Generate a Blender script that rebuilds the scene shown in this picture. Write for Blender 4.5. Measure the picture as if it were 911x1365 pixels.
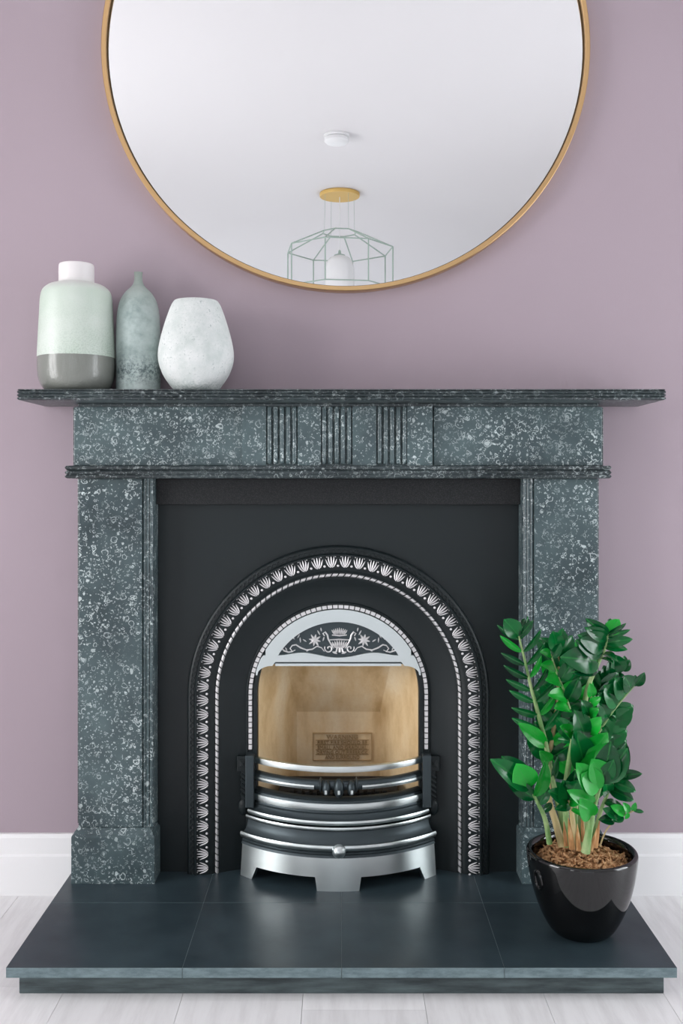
import bpy, bmesh, math, random
from mathutils import Vector, Matrix
random.seed(7)
PI = math.pi
scene = bpy.context.scene
C = scene.collection
for o in list(bpy.data.objects): bpy.data.objects.remove(o)

# ------------------------------------------------------------------ camera
F = 1327.0          # focal length in pixels of the 911x1365 frame
CZ = 1.036          # lens height
CD = 2.5            # distance from the chimney wall (wall plane y = 0)
HY = 640.0          # image row of the horizon
cam = bpy.data.cameras.new('camera'); cam_o = bpy.data.objects.new('camera', cam); C.objects.link(cam_o)
cam_o.location = (0, -CD, CZ); cam_o.rotation_euler = (PI/2, 0, 0)
cam.sensor_fit = 'VERTICAL'; cam.sensor_height = 36.0; cam.lens = 36.0*F/1365
cam.shift_y = -(682.5-HY)/1365
cam.clip_start = .02
scene.camera = cam_o

# ------------------------------------------------------------------ world, daylight, exposure
world = bpy.data.worlds.new('sky'); scene.world = world; world.use_nodes = True
wn = world.node_tree.nodes; wn['Background'].inputs[0].default_value = (.78, .88, 1, 1); wn['Background'].inputs[1].default_value = 1.6
scene.view_settings.view_transform = 'Standard'; scene.view_settings.look = 'None'
scene.view_settings.gamma = 1; scene.view_settings.use_curve_mapping = False
scene.view_settings.exposure = -.48
RX0, RX1, RY, RZ = -2.7, 2.6, -8.0, 2.886      # room: left wall, right wall, far end, ceiling
def window_light(name, loc, rot, sx, sz, power, col):
    l = bpy.data.lights.new(name, 'AREA'); l.shape = 'RECTANGLE'; l.size = sx; l.size_y = sz
    l.energy = power; l.color = col
    o = bpy.data.objects.new(name, l); C.objects.link(o); o.location = loc; o.rotation_euler = rot
    return o
WIN = [  # side, y0, y1, z0, z1, watts
    ('left', -2.4, -.9, .25, 2.2, 146, (1, .985, .985)),
    ('left', -6.6, -4.8, .35, 2.3, 66, (1, .985, .985)),
    ('right', -1.8, -.45, .05, 1.95, 100, (.94, .975, 1)),
    ('front', -1.5, 1.5, .45, 2.5, 27, (1, 1, 1)),  # added unseen window, frontal fill for the firebox and steel
]
for sd, y0, y1, z0, z1, pw, lc in WIN:
    if sd == 'front': window_light('daylight_front', ((y0+y1)/2, RY-.33, (z0+z1)/2), (PI/2, 0, 0), y1-y0, z1-z0, pw, lc); continue
    x = RX0-.33 if sd == 'left' else RX1+.33
    window_light('daylight_'+sd, (x, (y0+y1)/2, (z0+z1)/2), (0, -PI/2 if sd == 'left' else PI/2, 0), z1-z0, y1-y0, pw, lc)

# ------------------------------------------------------------------ helpers
WL = {}
def W(px, py, d):
    """place point: image column/row and its own distance from the lens plane"""
    return Vector(((px-455.5)*d/F, d-CD, CZ-(py-HY)*d/F))
def wz(py, d): return CZ-(py-HY)*d/F
def wx(px, d): return (px-455.5)*d/F
def tag(o, label=None, cat=None, group=None, kind=None):
    if label: o['label'] = label
    if cat: o['category'] = cat
    if group: o['group'] = group
    if kind: o['kind'] = kind
    return o
def empty(name, loc, label, cat, group=None):
    o = bpy.data.objects.new(name, None); C.objects.link(o); o.location = loc; o.empty_display_size = .05
    WL[o] = Vector(loc); return tag(o, label, cat, group)
def wl(p): return WL[p] if p is not None else Vector((0, 0, 0))
def inst(name, me, M, parent=None, mat=None):
    """object on shared mesh data with world matrix M (parents carry no rotation)"""
    o = bpy.data.objects.new(name, me); C.objects.link(o)
    if parent: o.parent = parent
    o.matrix_local = Matrix.Translation(-wl(parent)) @ M
    WL[o] = M.to_translation()
    if mat: 
        o.material_slots[0].link = 'OBJECT'; o.material_slots[0].material = mat
    return o
class MB:
    def __init__(s): s.v = []; s.f = []; s.m = []
    def add(s, vs, fs, mi=0):
        n = len(s.v); s.v += [tuple(p) for p in vs]
        s.f += [tuple(i+n for i in f) for f in fs]; s.m += [mi]*len(fs); return s
    def box(s, x0, x1, y0, y1, z0, z1, mi=0):
        return s.add([(x0,y0,z0),(x1,y0,z0),(x1,y1,z0),(x0,y1,z0),(x0,y0,z1),(x1,y0,z1),(x1,y1,z1),(x0,y1,z1)],
                     [(0,3,2,1),(4,5,6,7),(0,1,5,4),(1,2,6,5),(2,3,7,6),(3,0,4,7)], mi)
    def grid(s, rows, closed_u=False, closed_v=False, mi=0):
        nu = len(rows); nv = len(rows[0]); fs = []
        for i in range(nu if closed_u else nu-1):
            for j in range(nv if closed_v else nv-1):
                a = i*nv+j; b = i*nv+(j+1) % nv; c = ((i+1) % nu)*nv+(j+1) % nv; d = ((i+1) % nu)*nv+j
                fs.append((a, b, c, d))
        return s.add([p for r in rows for p in r], fs, mi)
    def lathe(s, prof, cx=0, cy=0, n=48, mi=0, sx=1, sy=1):
        rows = []
        for r, z in prof:
            rows.append([(cx+sx*r*math.cos(2*PI*k/n), cy+sy*r*math.sin(2*PI*k/n), z) for k in range(n)])
        return s.grid(rows, False, True, mi)
    def tube(s, pts, rad, n=8, cap=True, mi=0, flat=1.0):
        pts = [Vector(p) for p in pts]
        if not isinstance(rad, (list, tuple)): rad = [rad]*len(pts)
        rows = []; up = None
        for i, p in enumerate(pts):
            t = (pts[min(i+1, len(pts)-1)]-pts[max(i-1, 0)]).normalized()
            if up is None:
                up = Vector((0, -1, 0)) if abs(t.y) < .9 else Vector((1, 0, 0))
            a = t.cross(up)
            if a.length < 1e-5: a = t.cross(Vector((.3, .2, 1)))
            a.normalize(); b = t.cross(a).normalized(); up = -b if (-b).dot(up) > 0 else b
            rows.append([p+a*rad[i]*math.cos(2*PI*k/n)+b*flat*rad[i]*math.sin(2*PI*k/n) for k in range(n)])
        s.grid(rows, False, True, mi)
        if cap:
            N = len(s.v); L = len(rows)
            s.f.append(tuple(N-n+k for k in range(n))); s.m.append(mi)
            s.f.append(tuple(N-L*n+n-1-k for k in range(n))); s.m.append(mi)
        return s
    def loft_rect(s, x0, x1, y0, y1, levels, mi=0):
        """stacked rectangles (z, inset); the wall side y1 stays flush"""
        rows = [[(x0+i, y0+i, z), (x1-i, y0+i, z), (x1-i, y1, z), (x0+i, y1, z)] for z, i in levels]
        s.grid(rows, False, True, mi)
        N = len(s.v); L = len(rows)
        s.f += [(N-4, N-3, N-2, N-1), (N-4*L+3, N-4*L+2, N-4*L+1, N-4*L)]; s.m += [mi]*2
        return s
    def columns(s, xs, lo, hi, y0, y1, mi=0):
        """solid plate between zlo(x) and zhi(x), front y0 and back y1"""
        vs = []; fs = []
        for x in xs:
            a, b = lo(x), hi(x); vs += [(x,y0,a),(x,y0,b),(x,y1,b),(x,y1,a)]
        for i in range(len(xs)-1):
            p = 4*i; q = p+4
            for k in range(4): fs.append((p+k, p+(k+1) % 4, q+(k+1) % 4, q+k))
        fs += [(3,2,1,0), tuple(4*(len(xs)-1)+k for k in range(4))]
        return s.add(vs, fs, mi)
    def ellipsoid(s, c, rx, ry, rz, nu=14, nv=8, mi=0):
        rows = []
        for i in range(nv+1):
            t = PI*(i/nv); t = min(max(t, .02), PI-.02)
            rows.append([(c[0]+rx*math.sin(t)*math.cos(2*PI*k/nu), c[1]+ry*math.sin(t)*math.sin(2*PI*k/nu), c[2]-rz*math.cos(t)) for k in range(nu)])
        return s.grid(rows, False, True, mi)
    def mesh(s, name, mats, smooth=False, bevel=0, recenter=True, angle=None):
        me = bpy.data.meshes.new(name); c = Vector((0, 0, 0))
        if recenter:
            lo = Vector([min(p[k] for p in s.v) for k in range(3)]); hi = Vector([max(p[k] for p in s.v) for k in range(3)])
            c = (lo+hi)/2; c.z = lo.z
        me.from_pydata([tuple(Vector(p)-c) for p in s.v], [], s.f)
        for m in (mats if isinstance(mats, (list, tuple)) else [mats]): me.materials.append(m)
        bm = bmesh.new(); bm.from_mesh(me)
        for f, mi in zip(bm.faces, s.m): f.material_index = mi
        bmesh.ops.recalc_face_normals(bm, faces=bm.faces)
        if bevel:
            es = [e for e in bm.edges if e.is_manifold and e.calc_face_angle(0) > .5]
            bmesh.ops.bevel(bm, geom=es, offset=bevel, segments=2, affect='EDGES', profile=.5, clamp_overlap=True)
        for f in bm.faces: f.smooth = bool(smooth)
        if smooth:
            lim = math.radians(angle or 40)
            for e in bm.edges:
                if e.is_manifold and e.calc_face_angle(0) > lim: e.smooth = False
        bm.to_mesh(me); bm.free(); return me, c
    def build(s, name, mats, parent=None, smooth=False, bevel=0, angle=None):
        me, c = s.mesh(name, mats, smooth, bevel, True, angle)
        o = bpy.data.objects.new(name, me); C.objects.link(o)
        if parent: o.parent = parent
        o.location = c-wl(parent); WL[o] = c; return o
def struct(o): o['kind'] = 'structure'; return o

# ------------------------------------------------------------------ materials
def mat(name, col, rough=.5, metal=0, spec=.5, **kw):
    m = bpy.data.materials.new(name); m.use_nodes = True
    b = m.node_tree.nodes['Principled BSDF']
    b.inputs['Base Color'].default_value = (*col, 1); b.inputs['Roughness'].default_value = rough
    b.inputs['Metallic'].default_value = metal; b.inputs['Specular IOR Level'].default_value = spec
    for k, v in kw.items(): b.inputs[k].default_value = v
    return m
class NT:
    def __init__(s, m): s.t = m.node_tree; s.n = s.t.nodes; s.l = s.t.links; s.b = s.n['Principled BSDF']
    def new(s, typ, **kw):
        n = s.n.new(typ)
        for k, v in kw.items(): setattr(n, k, v)
        return n
    def put(s, inp, v):
        if hasattr(v, 'is_output') or isinstance(v, bpy.types.NodeSocket): s.l.new(v, inp)
        else: inp.default_value = v
    def math(s, op, a, b=0.0, c=None, clamp=False):
        n = s.new('ShaderNodeMath', operation=op, use_clamp=clamp)
        s.put(n.inputs[0], a); s.put(n.inputs[1], b)
        if c is not None: s.put(n.inputs[2], c)
        return n.outputs[0]
    def pos(s, scale=(1, 1, 1), obj=False):
        if obj: src = s.new('ShaderNodeTexCoord').outputs['Object']
        else: src = s.new('ShaderNodeNewGeometry').outputs['Position']
        n = s.new('ShaderNodeMapping'); n.inputs['Scale'].default_value = scale; s.l.new(src, n.inputs[0]); return n.outputs[0]
    def noise(s, vec, scale, detail=3, rough=.5, out='Fac'):
        n = s.new('ShaderNodeTexNoise'); s.l.new(vec, n.inputs['Vector']); n.inputs['Scale'].default_value = scale
        n.inputs['Detail'].default_value = detail; n.inputs['Roughness'].default_value = rough; return n.outputs[out]
    def ramp(s, fac, stops, interp='LINEAR'):
        n = s.new('ShaderNodeValToRGB'); s.put(n.inputs[0], fac); r = n.color_ramp; r.interpolation = interp
        while len(r.elements) < len(stops): r.elements.new(.5)
        for e, (p, c) in zip(r.elements, stops): e.position = p; e.color = (*c, 1) if len(c) == 3 else c
        return n.outputs[0]
    def mix(s, fac, a, b):
        n = s.new('ShaderNodeMix', data_type='RGBA'); s.put(n.inputs['Factor'], fac)
        for k, v in ((6, a), (7, b)):
            s.put(n.inputs[k], (*v, 1) if isinstance(v, tuple) and len(v) == 3 else v)
        return n.outputs[2]
    def bump(s, h, strength=.3, dist=.002):
        n = s.new('ShaderNodeBump'); n.inputs['Strength'].default_value = strength; n.inputs['Distance'].default_value = dist
        s.put(n.inputs['Height'], h); s.l.new(n.outputs[0], s.b.inputs['Normal'])
    def col(s, v): s.l.new(v, s.b.inputs['Base Color'])
    def rough(s, v): s.l.new(v, s.b.inputs['Roughness'])

# wall paint
M_wall = mat('mauve_paint', (.40, .325, .368), .62, spec=.3); t = NT(M_wall)
p = t.pos(); n1 = t.noise(p, 260, 2); t.bump(n1, .12, .001)
t.col(t.ramp(t.noise(p, 1.3, 3), [(.3, (.350, .284, .321)), (.7, (.370, .302, .342))]))
M_white = mat('white_paint', (.80, .795, .80), .4); t = NT(M_white); t.bump(t.noise(t.pos(), 120, 2), .05, .001)
M_ceil = mat('ceiling_paint', (.735, .725, .73), .7); t = NT(M_ceil); t.bump(t.noise(t.pos(), 90, 2), .06, .001)
M_rwall = mat('pale_wall_paint', (.78, .765, .775), .65); t = NT(M_rwall); t.bump(t.noise(t.pos(), 200, 2), .08, .001)
# fossil marble
def fossil(name, dark, light, amount=1.0, rough=.34):
    m = mat(name, dark, rough, spec=.5); t = NT(m); p = t.pos()
    wob = t.new('ShaderNodeTexNoise'); t.l.new(p, wob.inputs['Vector']); wob.inputs['Scale'].default_value = 60; wob.inputs['Detail'].default_value = 2
    sub = t.new('ShaderNodeVectorMath', operation='SUBTRACT'); t.l.new(wob.outputs['Color'], sub.inputs[0]); sub.inputs[1].default_value = (.5, .5, .5)
    sc = t.new('ShaderNodeVectorMath', operation='SCALE'); t.l.new(sub.outputs[0], sc.inputs[0]); sc.inputs['Scale'].default_value = .016
    ad = t.new('ShaderNodeVectorMath', operation='ADD'); t.l.new(p, ad.inputs[0]); t.l.new(sc.outputs[0], ad.inputs[1]); q = ad.outputs[0]
    big = t.noise(p, 5.5, 4, .6)
    base = t.ramp(big, [(.3, dark), (.55, tuple((a+b)/2 for a, b in zip(dark, light))), (.78, light)])
    acc = None
    for scale, rr0, rr1, th, thr, gate, sd in ((40, .16, .24, .05, .35, .46, 3), (68, .17, .26, .07, .30, .47, 11), (112, .16, .28, .11, .34, .45, 23), (175, .16, .28, .13, .55, .48, 37)):
        off = t.new('ShaderNodeVectorMath', operation='ADD'); t.l.new(q, off.inputs[0]); off.inputs[1].default_value = (sd*.371, sd*.173, sd*.291)
        v = t.new('ShaderNodeTexVoronoi'); t.l.new(off.outputs[0], v.inputs['Vector']); v.inputs['Scale'].default_value = scale
        se = t.new('ShaderNodeSeparateColor'); t.l.new(v.outputs['Color'], se.inputs[0])
        r = t.math('MULTIPLY_ADD', se.outputs[0], rr1, rr0)
        d = t.math('ABSOLUTE', t.math('SUBTRACT', v.outputs['Distance'], r))
        ring = t.math('SUBTRACT', 1, t.math('DIVIDE', d, th), clamp=True)
        arc = t.math('MULTIPLY', t.math('SUBTRACT', t.noise(off.outputs[0], scale*.9, 2), gate), 9, clamp=True)
        pick = t.math('GREATER_THAN', se.outputs[1], thr)
        k = t.math('MULTIPLY', t.math('MULTIPLY', ring, arc), pick)
        blob = t.math('MULTIPLY', t.math('LESS_THAN', v.outputs['Distance'], .2), t.math('GREATER_THAN', se.outputs[2], .88))
        k = t.math('MAXIMUM', k, t.math('MULTIPLY', blob, .7))
        acc = k if acc is None else t.math('MAXIMUM', acc, k)
    patch = t.math('MULTIPLY_ADD', t.noise(p, 9, 3), 1.85, -.36, clamp=True)
    fac = t.math('MULTIPLY', t.math('MULTIPLY', acc, patch), amount*1.25, clamp=True)
    t.col(t.mix(fac, base, (.66, .74, .74)))
    t.rough(t.math('MULTIPLY_ADD', big, .3, rough-.12)); t.bump(t.noise(p, 150, 3), .06, .001)
    return m
M_stone = fossil('fossil_limestone', (.022, .038, .044), (.10, .15, .158), 1.0)
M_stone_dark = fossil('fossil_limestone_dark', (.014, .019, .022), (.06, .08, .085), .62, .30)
# slate hearth
M_slate = mat('hearth_slate', (.03, .04, .045), .33); t = NT(M_slate); p = t.pos()
t.col(t.ramp(t.noise(p, 9, 5, .6), [(.3, (.018, .031, .038)), (.7, (.034, .054, .064))]))
t.rough(t.math('MULTIPLY_ADD', t.noise(p, 14, 4), .22, .24)); t.bump(t.noise(p, 240, 3), .08, .0008)
M_slate_edge = mat('hearth_slate_sawn_edge', (.09, .13, .14), .55); t = NT(M_slate_edge); p = t.pos((1, 1, 3))
t.col(t.ramp(t.noise(p, 28, 5, .7), [(.3, (.08, .12, .135)), (.7, (.19, .26, .275))]))
M_slate_base = mat('hearth_plinth_slate', (.04, .055, .06), .55); t = NT(M_slate_base); p = t.pos((.5, 1, 4))
t.col(t.ramp(t.noise(p, 14, 5, .65), [(.35, (.028, .04, .044)), (.72, (.11, .15, .155))]))
M_grout = mat('pale_grout', (.3, .33, .33), .8)
M_slip = mat('honed_granite', (.026, .028, .031), .55, spec=.25); t = NT(M_slip); p = t.pos()
t.col(t.ramp(t.noise(p, 420, 2), [(.45, (.011, .012, .013)), (.8, (.04, .042, .045))]))
# iron and steel
M_iron = mat('blackened_cast_iron', (.006, .011, .0125), .42, spec=.38); t = NT(M_iron); p = t.pos()
t.bump(t.noise(p, 300, 3), .10, .0008); t.rough(t.math('MULTIPLY_ADD', t.noise(p, 7, 3), .2, .34))
M_lead = mat('graphite_cast_iron', (.05, .066, .073), .4, .6); t = NT(M_lead); p = t.pos()
t.bump(t.noise(p, 320, 3), .15, .0008)
M_steel = mat('polished_steel', (.68, .74, .735), .32, 1.0); t = NT(M_steel); p = t.pos((1, 1, 6))
t.rough(t.math('MULTIPLY_ADD', t.noise(p, 6, 2), .08, .25))
M_cast_silver = mat('silvered_iron_relief', (.72, .71, .71), .38, .7)
M_leafsilver = mat('silvered_palmette', (.74, .72, .73), .42, .45)
M_brick = mat('firebrick', (.66, .48, .29), .5, spec=.4); t = NT(M_brick); p = t.pos((1.6, 1, .45)); p2 = t.pos()
c1 = t.ramp(t.noise(p, 9, 5, .6), [(.3, (.60, .40, .19)), (.47, (.82, .62, .36)), (.7, (.93, .80, .58))])
t.col(t.mix(t.math('MULTIPLY', t.noise(p2, 160, 3), .35), c1, (.55, .36, .18))); t.bump(t.noise(p2, 150, 4), .25, .001)
M_brick_shade = mat('relief_shade_firebrick', (.52, .35, .18), .8, spec=.2)  # darker brick tone, relief shadow painted into the lettering and border
M_gold = mat('brushed_brass', (.66, .43, .21), .34, 1.0)
M_satin = mat('satin_brass', (.66, .45, .15), .62, .6)
M_goldd = mat('dark_gap_metal', (.10, .075, .04), .5, .6)
M_mirror = mat('mirror_silver', (.93, .935, .945), .0, 1.0)
M_ash = mat('soot', (.012, .012, .012), .9)
# wood
M_floor = mat('whitewashed_oak', (.7, .68, .69), .45); t = NT(M_floor); p = t.pos((6, .7, 1))
oi = t.new('ShaderNodeObjectInfo')
g = t.noise(p, 6, 6, .65)
c1 = t.ramp(g, [(.3, (.70, .685, .69)), (.55, (.80, .79, .795)), (.8, (.84, .835, .84))])
hs = t.new('ShaderNodeHueSaturation'); t.l.new(c1, hs.inputs['Color']); t.l.new(t.math('MULTIPLY_ADD', oi.outputs['Random'], .1, .95), hs.inputs['Value'])
t.col(hs.outputs[0]); t.bump(g, .08, .001)
M_sub = mat('underlay', (.68, .67, .66), .9)

# ------------------------------------------------------------------ room shell
TH = .30
b = MB(); hx, hz = .30, .80
b.box(RX0-TH, -hx-.008, 0, .4, -.05, RZ+.1); b.box(hx-.008, RX1+TH, 0, .4, -.05, RZ+.1); b.box(-hx-.008, hx-.008, 0, .4, hz, RZ+.1)
b.box(-hx-.008, hx-.008, .36, .4, -.05, hz)
struct(b.build('wall_back', M_wall))['label'] = 'mauve painted chimney wall behind the fireplace'
def side_wall(name, x0, x1, wins):
    b = MB(); y = RY
    for y0, y1, z0, z1 in sorted(wins):
        b.box(x0, x1, y, y0, -.05, RZ+.1); b.box(x0, x1, y0, y1, -.05, z0); b.box(x0, x1, y0, y1, z1, RZ+.1); y = y1
    b.box(x0, x1, y, 0, -.05, RZ+.1)
    struct(b.build(name, M_rwall))
side_wall('wall_left', RX0-TH, RX0, [w[1:5] for w in WIN if w[0] == 'left'])
side_wall('wall_right', RX1, RX1+TH, [w[1:5] for w in WIN if w[0] == 'right'])
b = MB(); fx0, fx1, fz_0, fz_1 = WIN[3][1:5]
b.box(RX0-TH, fx0, RY-TH, RY, -.05, RZ+.1).box(fx1, RX1+TH, RY-TH, RY, -.05, RZ+.1).box(fx0, fx1, RY-TH, RY, -.05, fz_0).box(fx0, fx1, RY-TH, RY, fz_1, RZ+.1)
struct(b.build('wall_front', M_rwall))
struct(MB().box(RX0, RX1, RY, 0, RZ, RZ+.1).build('ceiling', M_ceil))
floor = struct(MB().box(RX0, RX1, RY, 0, -.05, -.018).build('floor', M_sub))
PW = .2425; xs = []; x = -.0775
while x > RX0: x -= PW
i = 0
while x < RX1:
    a, bb = max(x, RX0), min(x+PW, RX1); y = RY
    yy = RY-random.random()*1.7
    while yy < 0:
        y0, y1 = max(yy, RY), min(yy+1.9, 0); yy += 1.9
        if y1-y0 > .05 and bb-a > .02:
            MB().box(a+.0004, bb-.0004, y0+.0003, y1-.0003, -.018, 0).build('plank', M_floor, floor)
    x += PW; i += 1
# skirting
def skirt(name, pts_x0, pts_x1):
    b = MB(); h = .151
    rows = [[(x, -.0, 0), (x, -.020, 0), (x, -.020, .098), (x, -.0145, .103), (x, -.0145, .142), (x, -.010, h), (x, 0, h)] for x in (pts_x0, pts_x1)]
    b.grid(rows, False, True)
    b.f += [tuple(range(6, -1, -1)), tuple(range(7, 14))]; b.m += [0, 0]
    return struct(b.build(name, M_white))
skirt('baseboard_back_left', RX0, -.655); skirt('baseboard_back_right', .640, RX1)
struct(MB().box(RX0, RX0+.018, RY, -.02, 0, .15).build('baseboard_left', M_white, bevel=.003))
struct(MB().box(RX1-.018, RX1, RY, -.02, 0, .15).build('baseboard_right', M_white, bevel=.003))
struct(MB().box(RX0+.018, RX1-.018, RY, RY+.018, 0, .15).build('baseboard_front', M_white, bevel=.003))
# windows
M_glass = bpy.data.materials.new('window_glass'); M_glass.use_nodes = True
nt = M_glass.node_tree; nt.nodes.clear(); out = nt.nodes.new('ShaderNodeOutputMaterial'); mx = nt.nodes.new('ShaderNodeMixShader')
tr = nt.nodes.new('ShaderNodeBsdfTransparent'); gl = nt.nodes.new('ShaderNodeBsdfGlossy'); gl.inputs['Roughness'].default_value = 0
mx.inputs[0].default_value = .04
nt.links.new(tr.outputs[0], mx.inputs[1]); nt.links.new(gl.outputs[0], mx.inputs[2]); nt.links.new(mx.outputs[0], out.inputs[0])
for k, (sd, y0, y1, z0, z1, pw, lc) in enumerate(WIN):
    if sd == 'front':
        b = MB(); fw = .06; ya, yb = RY-.2, RY-.14
        b.box(y0, y1, ya, yb, z0, z0+fw).box(y0, y1, ya, yb, z1-fw, z1).box(y0, y0+fw, ya, yb, z0+fw, z1-fw).box(y1-fw, y1, ya, yb, z0+fw, z1-fw)
        f = struct(b.build('window_%d' % (k+1), M_white)); q = (y1-y0-2*fw)/3  # made-up window in front of the added fill light
        for i in range(3):
            xa = y0+fw+q*i
            if i: MB().box(xa-.025, xa+.025, ya+.005, yb-.005, z0+fw, z1-fw).build('glazing_bar', M_white, f)
            MB().box(xa+(.025 if i else 0), xa+q-(.025 if i < 2 else 0), ya+.027, ya+.033, z0+fw, z1-fw).build('pane', M_glass, f)
        continue
    xo = RX0-.20 if sd == 'left' else RX1+.14
    b = MB(); fw = .06
    b.box(xo, xo+.06, y0, y1, z0, z0+fw).box(xo, xo+.06, y0, y1, z1-fw, z1).box(xo, xo+.06, y0, y0+fw, z0+fw, z1-fw).box(xo, xo+.06, y1-fw, y1, z0+fw, z1-fw)
    ym, zm = (y0+y1)/2, (z0+z1)/2
    f = struct(b.build('window_%d' % (k+1), M_white))
    MB().box(xo+.005, xo+.055, ym-.025, ym+.025, z0+fw, z1-fw).build('glazing_bar', M_white, f)
    for q in (0, 1):
        ya, yb = (y0+fw, ym-.025) if q == 0 else (ym+.025, y1-fw)
        MB().box(xo+.005, xo+.055, ya, yb, zm-.025, zm+.025).build('glazing_bar', M_white, f)
        for za, zb in ((z0+fw, zm-.025), (zm+.025, z1-fw)):
            MB().box(xo+.027, xo+.033, ya, yb, za, zb).build('pane', M_glass, f)

# ------------------------------------------------------------------ hearth
HT = .067; HY0 = -.522
hearth = empty('hearth', (0, -.26, 0), 'dark slate fireplace hearth slab on a low plinth on the pale floor', 'hearth')
hx0, hx1 = -.667, .667
MB().box(-.651, .651, HY0+.030, -.001, 0, HT-.020).build('plinth', M_slate_base, hearth, bevel=.002)
MB().box(hx0+.003, hx1-.003, HY0+.003, -.001, HT-.020, HT-.0013).build('grout_bed', M_grout, hearth)
jx = [hx0, -.3165, .0, .324, hx1]; jy = [HY0, -.217, -.001]; G = .0006
def slate_tile(x0, x1, y0, y1):
    b = MB(); e = .0018
    b.add([(x0,y0,HT-.02),(x1,y0,HT-.02),(x1,y1,HT-.02),(x0,y1,HT-.02),(x0,y0,HT-e),(x1,y0,HT-e),(x1,y1,HT-e),(x0,y1,HT-e),
           (x0+e,y0+e,HT),(x1-e,y0+e,HT),(x1-e,y1-e,HT),(x0+e,y1-e,HT)] if False else
          [(x0,y0,HT-.02),(x1,y0,HT-.02),(x1,y1,HT-.02),(x0,y1,HT-.02),(x0,y0,HT),(x1,y0,HT),(x1,y1,HT),(x0,y1,HT)],
          [(0,3,2,1),(4,5,6,7)])
    b.add(b.v[:8], [(0,1,5,4),(1,2,6,5),(2,3,7,6),(3,0,4,7)], 1)
    return b.build('slate_tile', [M_slate, M_slate_edge], hearth)
for i in range(4):
    for j in range(2):
        slate_tile(jx[i]+(G if i else 0), jx[i+1]-(G if i < 3 else 0), jy[j]+(G if j else 0), jy[j+1]-(G if j == 0 else 0))

# ------------------------------------------------------------------ mantelpiece
SX = -.008
mantel = empty('mantelpiece', (SX, -.06, HT), 'dark grey fossil limestone fire surround with fluted centre block', 'fireplace surround')
shelf_z0, shelf_z1 = 1.2215, 1.2465
b = MB(); lv = []
def reeds(z0, z1, n, depth, sub=4):
    L = []; h = (z1-z0)/n
    for k in range(n):
        for s_ in range(sub+1):
            u = s_/sub; L.append((z0+h*(k+u), depth*(1-math.sin(PI*u))))
    return L
b.loft_rect(-.7505, .7505, -.200, -.0005, [(shelf_z0-.001, .008)]+reeds(shelf_z0, shelf_z1-.003, 3, .0035)+[(shelf_z1-.0025, .001), (shelf_z1, .003)])
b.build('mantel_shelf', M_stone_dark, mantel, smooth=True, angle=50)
# bed under shelf
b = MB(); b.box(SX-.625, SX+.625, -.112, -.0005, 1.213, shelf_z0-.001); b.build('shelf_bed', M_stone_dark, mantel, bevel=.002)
fz0, fz1 = 1.071, 1.213
for s_ in (-1, 1):
    x0, x1 = sorted((SX+s_*.2305, SX+s_*.637))
    MB().box(x0, x1, -.100, -.0005, fz0, fz1).build('frieze_panel', M_stone, mantel, bevel=.0015)
    x0, x1 = sorted((SX+s_*.6375, SX+s_*.6475))
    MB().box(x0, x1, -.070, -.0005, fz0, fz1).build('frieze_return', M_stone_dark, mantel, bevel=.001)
# centre block with reeds
blk = MB(); bx0, bx1 = wx(323, 2.39), wx(577, 2.39)
gr = [(355, 397), (428, 470), (502, 543)]
edges = [323]+[e for g_ in gr for e in g_]+[577]
for k in range(7):
    xa, xb = wx(edges[k], 2.39), wx(edges[k+1], 2.39)
    blk.box(xa, xb, -.112 if k % 2 == 0 else -.102, -.0005, fz0, fz1)
fb = blk.build('frieze_block', M_stone, mantel)
rd = MB(); rw = (wx(397, 2.39)-wx(355, 2.39))/5
rows = []
for z, sc in ((fz0+.004, .75), (fz0+.010, 1), (fz1-.006, 1), (fz1-.001, .9)):
    rows.append([(rw*.46*math.cos(PI*k/8)*-1, -.013*sc*math.sin(PI*k/8), z-fz0) for k in range(9)])
rd.grid(rows); rd.f += [tuple(range(9)), tuple(range(35, 26, -1))]; rd.m += [0, 0]
rme, _ = rd.mesh('reed', M_stone, True, 0, False, 60)
for ga, gb in gr:
    for k in range(5):
        inst('reed', rme, Matrix.Translation((wx(ga, 2.39)+rw*(k+.5), -.1005, fz0)), fb)
# bed moulding
b = MB(); b.loft_rect(SX-.652, SX+.652, -.128, -.0005, [(1.0395, .012)]+reeds(1.0405, 1.0585, 2, .004)+[(1.0595, .003), (1.0600, .005)]+reeds(1.0605, 1.0705, 1, .004))
b.build('bed_moulding', M_stone_dark, mantel, smooth=True, angle=50)
# pilasters
for s_ in (-1, 1):
    def X(a): return SX+s_*a
    def bx(a0, a1, y0, y1, z0, z1, B=None):
        B = B or MB(); x0, x1 = sorted((X(a0), X(a1))); return B.box(x0, x1, y0, y1, z0, z1)
    pz0, pz1 = .197, 1.0393
    pil = bx(.474, .628, -.095, -.0005, pz0, pz1).build('pilaster', M_stone, mantel, bevel=.0015)
    bx(.6285, .638, -.065, -.0005, pz0, pz1).build('pilaster_return', M_stone_dark, pil, bevel=.001)
    b = MB()
    b2 = bx(.447, .4735, -.086, -.0005, pz0, pz1)
    for k in range(3):
        xc = X(.4695-.0085*k)
        b2.tube([(xc, -.0875, pz0), (xc, -.0875, pz1)], .0042, 10)
    b2.build('inner_moulding', M_stone, pil, smooth=True, angle=35)
    b = MB(); x0, x1 = sorted((X(.441), X(.641)))
    b.loft_rect(x0, x1, -.112, -.0005, [(HT, 0), (.178, 0), (.182, .001), (.185, .005), (.190, .006), (.197, .0135)])
    b.build('plinth_block', M_stone, pil, bevel=.0008)
MB().box(SX-.4465, SX+.4465, -.060, -.038, .9765, 1.0393).build('lintel_slip', M_slip, mantel, bevel=.001)

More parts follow.
